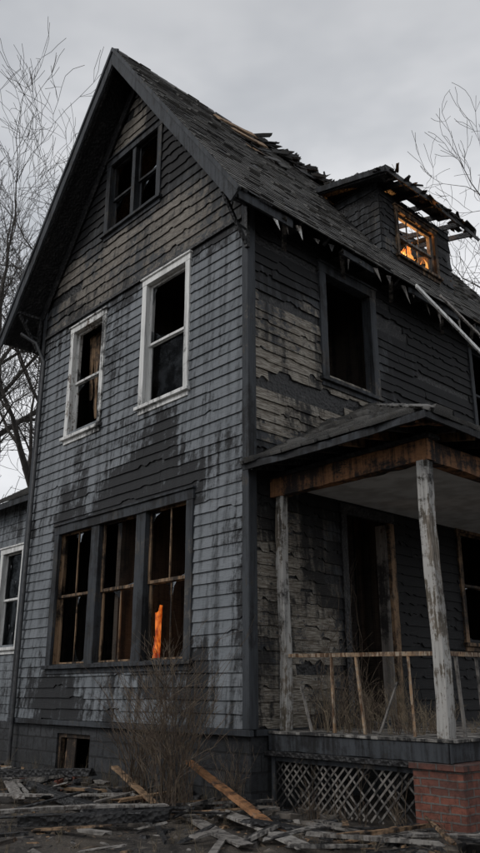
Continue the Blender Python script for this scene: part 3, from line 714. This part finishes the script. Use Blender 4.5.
# ground
def gz(x,y):
    r=math.hypot(x,y)
    return .035*nz(x,y,0,.9)+.02*nz(x,y,3,3.1)+.012*nz(x,y,5,8)+(0.15*nz(x,y,8,.08)*sm(8,40,r))+.05*sm(1.0,.0,abs(y+.1))*(1 if x<0 else 0)
def axis():
    a=[-700,-400,-220,-130,-80,-50,-35,-26,-20,-16,-13,-11]; x=-10
    while x<7: a.append(x); x+=.11
    return a+[8,9.5,12,16,22,30,45,80,150,300,700]
xs=axis(); ys=axis()
vs=[(x,y-.0,gz(x,y)) for y in ys for x in xs]; n=len(xs)
fs=[(j*n+i,j*n+i+1,(j+1)*n+i+1,(j+1)*n+i) for j in range(len(ys)-1) for i in range(n-1)]
mb=MB(); mb.add(vs,fs,M_ground); mb.build('ground',smooth=True)
mb=MB()
def region():
    while True:
        x=U(-8,4.5); y=U(-5,.2)
        if x>.1 and y>.1: continue
        if x<.1 and y>-.03: continue
        return x,y
for i in range(9000):
    x,y=region()
    if rnd()<.35: y=-abs(random.gauss(0,.5))-.04
    z=gz(x,y); s=U(.006,.032)*(1 if rnd()<.93 else 1.8); a=U(0,6.28); el=U(1,3.8)
    c,sn=math.cos(a),math.sin(a); h=s*U(.2,.9); 
    P=[]
    for (dx,dy,dz_) in ((-1,-1,0),(1,-1,0),(1,1,0),(-1,1,0),(-.6,-.5,1),(.7,-.6,1),(.5,.6,1),(-.7,.6,1)):
        X=dx*s*el*U(.6,1);Y=dy*s*U(.6,1); P.append((x+X*c-Y*sn,y+X*sn+Y*c,z-.01+dz_*h*U(.6,1.3)))
    mb.add(P,QF,random.choice([M_rubble,M_rubble,M_char,M_char,M_twig,M_grey,M_tan,M_rubble]),(rnd()*.8,.3,.2))
mb.build('debris_litter')
mb=MB()
for i in range(220):
    x=U(-6.5,3.4); y=-abs(random.gauss(.12,.4))-.02
    if x>.1: y=random.gauss(-.1,.3)
    if x>.1 and y>.18: continue
    z=gz(x,y); s=U(.03,.11); P=[]
    a=U(0,6.28);c,sn=math.cos(a),math.sin(a)
    for (dx,dy,dz_) in ((-1,-1,0),(1,-1,0),(1,1,0),(-1,1,0),(-1,-1,1),(1,-1,1),(1,1,1),(-1,1,1)):
        X=dx*s*U(.6,1.2);Y=dy*s*U(.5,.9); P.append((x+X*c-Y*sn,y+X*sn+Y*c,z-.02+dz_*s*U(.6,1.3)))
    mb.add(P,QF,random.choice([M_rubble,M_char,M_char,M_brick if rnd()<.4 else M_rubble,M_rubble]),(rnd(),.3,.2))
mb.build('rubble_pile',bevel=.008)
mb=MB()
for i in range(210):
    x,y=region(); L=U(.2,1.3); a=U(-.6,.9)+ (0 if rnd()<.6 else U(.8,1.8)); z=gz(x,y)+.03+U(0,.10)
    if rnd()<.3: y=-abs(random.gauss(.3,.4))-.1
    dx,dy=math.cos(a)*L/2,math.sin(a)*L/2
    if y+abs(dy)>-.05: y=-abs(dy)-.1
    plank(mb,(x-dx,y-dy,z+U(-.03,.05)),(x+dx,y+dy,z+U(-.03,.12)),U(.025,.12),U(.012,.035),random.choice([M_grey,M_grey,M_char,M_char,M_tan]),at=(rnd(),U(.1,.6),U(0,.5)),rag=.05,jit=.006,taper=U(.5,1))
mb.build('scattered_boards')
def bigplank(name,p,q,w,t,m,at):
    mb=MB(); plank(mb,p,q,w,t,m,at=at,rag=.05,jit=.007,bend=U(-.02,.03)); mb.build(name,bevel=.003)
vz=lambda a,b,c:(lambda q:(a,b+.35*nz(q*5,a*9),c+.3*nz(q*7,b*9)))
bigplank('fallen_plank',(-.75,-.3,.50),(1.50,-1.0,.05),.11,.04,M_orange,vz(.95,.1,.35))
bigplank('fallen_plank',(-1.35,-2.75,.10),(-.2,-1.1,.14),.12,.035,M_grey,vz(.8,.15,.5))
bigplank('fallen_plank',(.35,-.75,.10),(2.1,-1.35,.06),.16,.03,M_grey,vz(.9,.15,.5))
bigplank('fallen_plank',(.0,-.95,.06),(1.7,-1.65,.05),.15,.03,M_grey,vz(.4,.25,.3))
bigplank('charred_beam',(-3.4,-1.0,.10),(-.9,-1.6,.10),.11,.09,M_char,(.3,.6,0))
bigplank('charred_beam',(-.6,-2.6,.10),(.3,-1.4,.14),.14,.10,M_char,(.3,.6,0))
bigplank('charred_beam',(-5.2,-1.6,.10),(-2.6,-.5,.28),.11,.10,M_char,(.3,.6,0))
bigplank('fallen_plank',(-4.8,-.7,.12),(-2.4,-1.7,.08),.14,.03,M_grey,vz(.9,.10,.6))
bigplank('fallen_plank',(-2.3,-.35,.35),(-.6,-.9,.08),.09,.03,M_tan,vz(.5,.3,.3))
bigplank('fallen_plank',(-3.0,-2.0,.09),(-1.4,-.6,.12),.13,.03,M_grey,vz(.9,.15,.6))
def stems(mb,x,y,n,h,spread,m,r=.004,z=None,branch=2,k=3):
    z=gz(x,y) if z is None else z
    for i in range(n):
        a=U(0,6.28); s=U(.1,1)*spread; H=h*U(.45,1); b=Vector((x+U(-1,1)*spread*.18,y+U(-1,1)*spread*.18,z-.02)); tip=Vector((x+math.cos(a)*s,y+math.sin(a)*s*.7,z+H))
        pts=[];w=U(-.08,.08)
        for j in range(6):
            t=j/5; p=b.lerp(tip,t); p.x+= -(1-t)*t*math.cos(a)*s*.5+w*math.sin(t*5)*.5; p.y+=-(1-t)*t*math.sin(a)*s*.4; p+=Vector((U(-1,1),U(-1,1),U(-1,1)))*.012*h; pts.append(p)
        tube(mb,pts,[r*(1.5-1.2*j/5) for j in range(6)],m,k)
        for q in range(branch):
            j=random.randint(2,4); p=pts[j]; d=(pts[j+1]-pts[j]).normalized()+Vector((U(-1,1),U(-1,1),U(-.2,.6)))*.8
            L=H*U(.12,.35); tube(mb,[p,p+d*L*.5,p+d*L+Vector((0,0,-.02))],[r*.8,r*.55,r*.25],m,3)
            for _ in range(2):
                e=p+d*L*U(.3,.9); d2=d+Vector((U(-1,1),U(-1,1),U(-.5,.5))); tube(mb,[e,e+d2*L*.35],[r*.5,r*.2],m,3)
mb=MB(); stems(mb,-.45,-.85,60,1.9,1.1,M_twig,.0048,branch=5); mb.build('bare_shrub')
mb=MB(); stems(mb,-1.5,-.55,36,1.6,.9,M_twig,.0048,branch=4); mb.build('bare_shrub')
mb=MB(); stems(mb,.15,-.4,24,.8,.5,M_twig,.0035,branch=3); mb.build('bare_shrub')
mb=MB()
for i in range(340):
    x,y=region(); 
    if nz(x,y,0,.8)<-.05 and rnd()<.8: continue
    stems(mb,x,y,7,U(.08,.28),.10,M_straw,.0016,branch=0)
for i in range(60): stems(mb,U(-6,0),-U(.05,.4),6,U(.15,.45),.12,M_straw,.0018,branch=1)
mb.build('dead_grass')
mb=MB()
for i in range(56):
    x=U(.25,2.3);y=U(.45,1.8); stems(mb,x,y,7,U(.15,.7)*(1.3 if x<1.4 else .7),.25,random.choice([M_twig,M_straw]),.0028,z=DZ,branch=2)
for i in range(22):
    y=U(.8,1.8); x=.1; z=DZ; pts=[Vector((x+.02,y,z))]
    H=U(1.,2.3)
    for j in range(8): pts.append(Vector((x+U(0,.1),y+.25*math.sin(j*.7+i)*U(.5,1)+U(-.05,.05)+ (j*.05),z+H*(j+1)/8)))
    tube(mb,pts,[.005*(1-.09*j) for j in range(9)],M_twig,3)
mb.build('dry_vines')
mb=MB()
for i in range(16):
    stems(mb,U(.3,2.6),U(.02,.16),5,U(.15,.6),.2,M_twig,.003,z=0.0,branch=2)
mb.build('dry_weeds')

# trees
def tree(name,x,y,H,r,m,seed,lean=(0,0),dens=1.0,maxd=5):
    random.seed(seed); mb=MB()
    def grow(p,d,L,rad,dep):
        k=5 if dep<2 else (4 if dep<4 else 3); pts=[p.copy()];rs=[rad]
        for i in range(k):
            d=(d+Vector((U(-1,1),U(-1,1),U(-.5,.9)))*(.10+.06*dep)).normalized(); p=p+d*L/k; pts.append(p.copy()); rs.append(max(.008,rad*(1-.55*(i+1)/k)))
        tube(mb,pts,rs,m,7 if dep<1 else (5 if dep<3 else 3))
        if dep>=maxd: return
        nb=int((4 if dep==0 else random.choice([3,4,5]))*dens+.5)
        for i in range(nb):
            j=random.randint(1 if dep else 2,k); q=pts[j]; az=U(0,6.28)
            side=d.cross(Vector((math.cos(az),math.sin(az),.3))).normalized()
            nd=(d*U(.5,1.0)+side*U(.5,.95)+Vector((0,0,.18))).normalized()
            grow(q,nd,L*U(.50,.72),rs[j]*U(.5,.7),dep+1)
        grow(pts[-1],(d+Vector((U(-.3,.3),U(-.3,.3),.1))).normalized(),L*U(.55,.75),rs[-1]*.9,dep+1)
    grow(Vector((x,y,gz(x,y)-.1)),Vector((lean[0],lean[1],1)).normalized(),H*.34,r,0)
    return mb.build(name,smooth=True)
tree('bare_tree',-13.2,4.6,25.5,.36,M_bark,3)
tree('bare_tree',-16.0,3.9,28,.36,M_bark,11)
tree('bare_tree',-21,11.5,28,.38,M_bark2,5)
tree('bare_tree',-17.5,7.2,28,.38,M_bark,17)
tree('bare_tree',-2.0,14.6,24,.32,M_bark,8,dens=.85)
random.seed(99)
mb=MB()
for i in range(120):
    a=U(0,6.28); R_=U(55,90); x,y=R_*math.cos(a),R_*math.sin(a); H=U(7,14)
    for k in range(14):
        b=Vector((x+U(-1.5,1.5),y+U(-1.5,1.5),0)); tube(mb,[b,b+Vector((U(-1,1),U(-1,1),H*.5)),b+Vector((U(-2,2),U(-2,2),H*U(.7,1)))],[.2,.12,.02],M_bark2,3)
mb.build('distant_trees')

# world, sun, camera
sd=Vector((-.28,-.85,.75)).normalized()
w=bpy.data.worlds.new('World'); scene.world=w; w.use_nodes=True; nt=w.node_tree; bg=nt.nodes['Background']
sky=N_(nt,'ShaderNodeTexSky'); sky.sky_type='NISHITA'; sky.sun_disc=False; sky.sun_elevation=math.asin(sd.z); sky.sun_rotation=math.atan2(sd.x,sd.y)
tc=N_(nt,'ShaderNodeTexCoord').outputs['Generated']
sx=N_(nt,'ShaderNodeSeparateXYZ'); nt.links.new(tc,sx.inputs[0])
n1=noise_(nt,tc,1.7,5,.55,(1,1,2.4))
cl=mix_(nt,ramp_(nt,n1,.36,.62),(4.9,5.1,5.4),(8.0,8.05,8.2))
gr=ramp_(nt,sx.outputs[2],.45,.95)
cl=mix_(nt,gr,cl,(3.7,3.8,4.0))
fin=mix_(nt,.93,sky.outputs[0],cl); nt.links.new(fin,bg.inputs['Color']); bg.inputs['Strength'].default_value=.115
sl_=bpy.data.lights.new('sun','SUN'); sl_.energy=.9; sl_.angle=math.radians(18); sl_.color=(1,.97,.93)
so=bpy.data.objects.new('sun',sl_); scene.collection.objects.link(so); so.rotation_euler=sd.to_track_quat('Z','Y').to_euler()
cam=bpy.data.cameras.new('camera'); co=bpy.data.objects.new('camera',cam); scene.collection.objects.link(co)
cam.sensor_fit='VERTICAL'; cam.sensor_height=24; cam.lens=770/853*24; cam.clip_end=3000
co.location=(7.258,-6.879,1.35); co.rotation_euler=(math.radians(90+18.9),0,math.radians(47.2)); scene.camera=co
scene.view_settings.view_transform='Standard'; scene.view_settings.look='None'; scene.view_settings.exposure=0
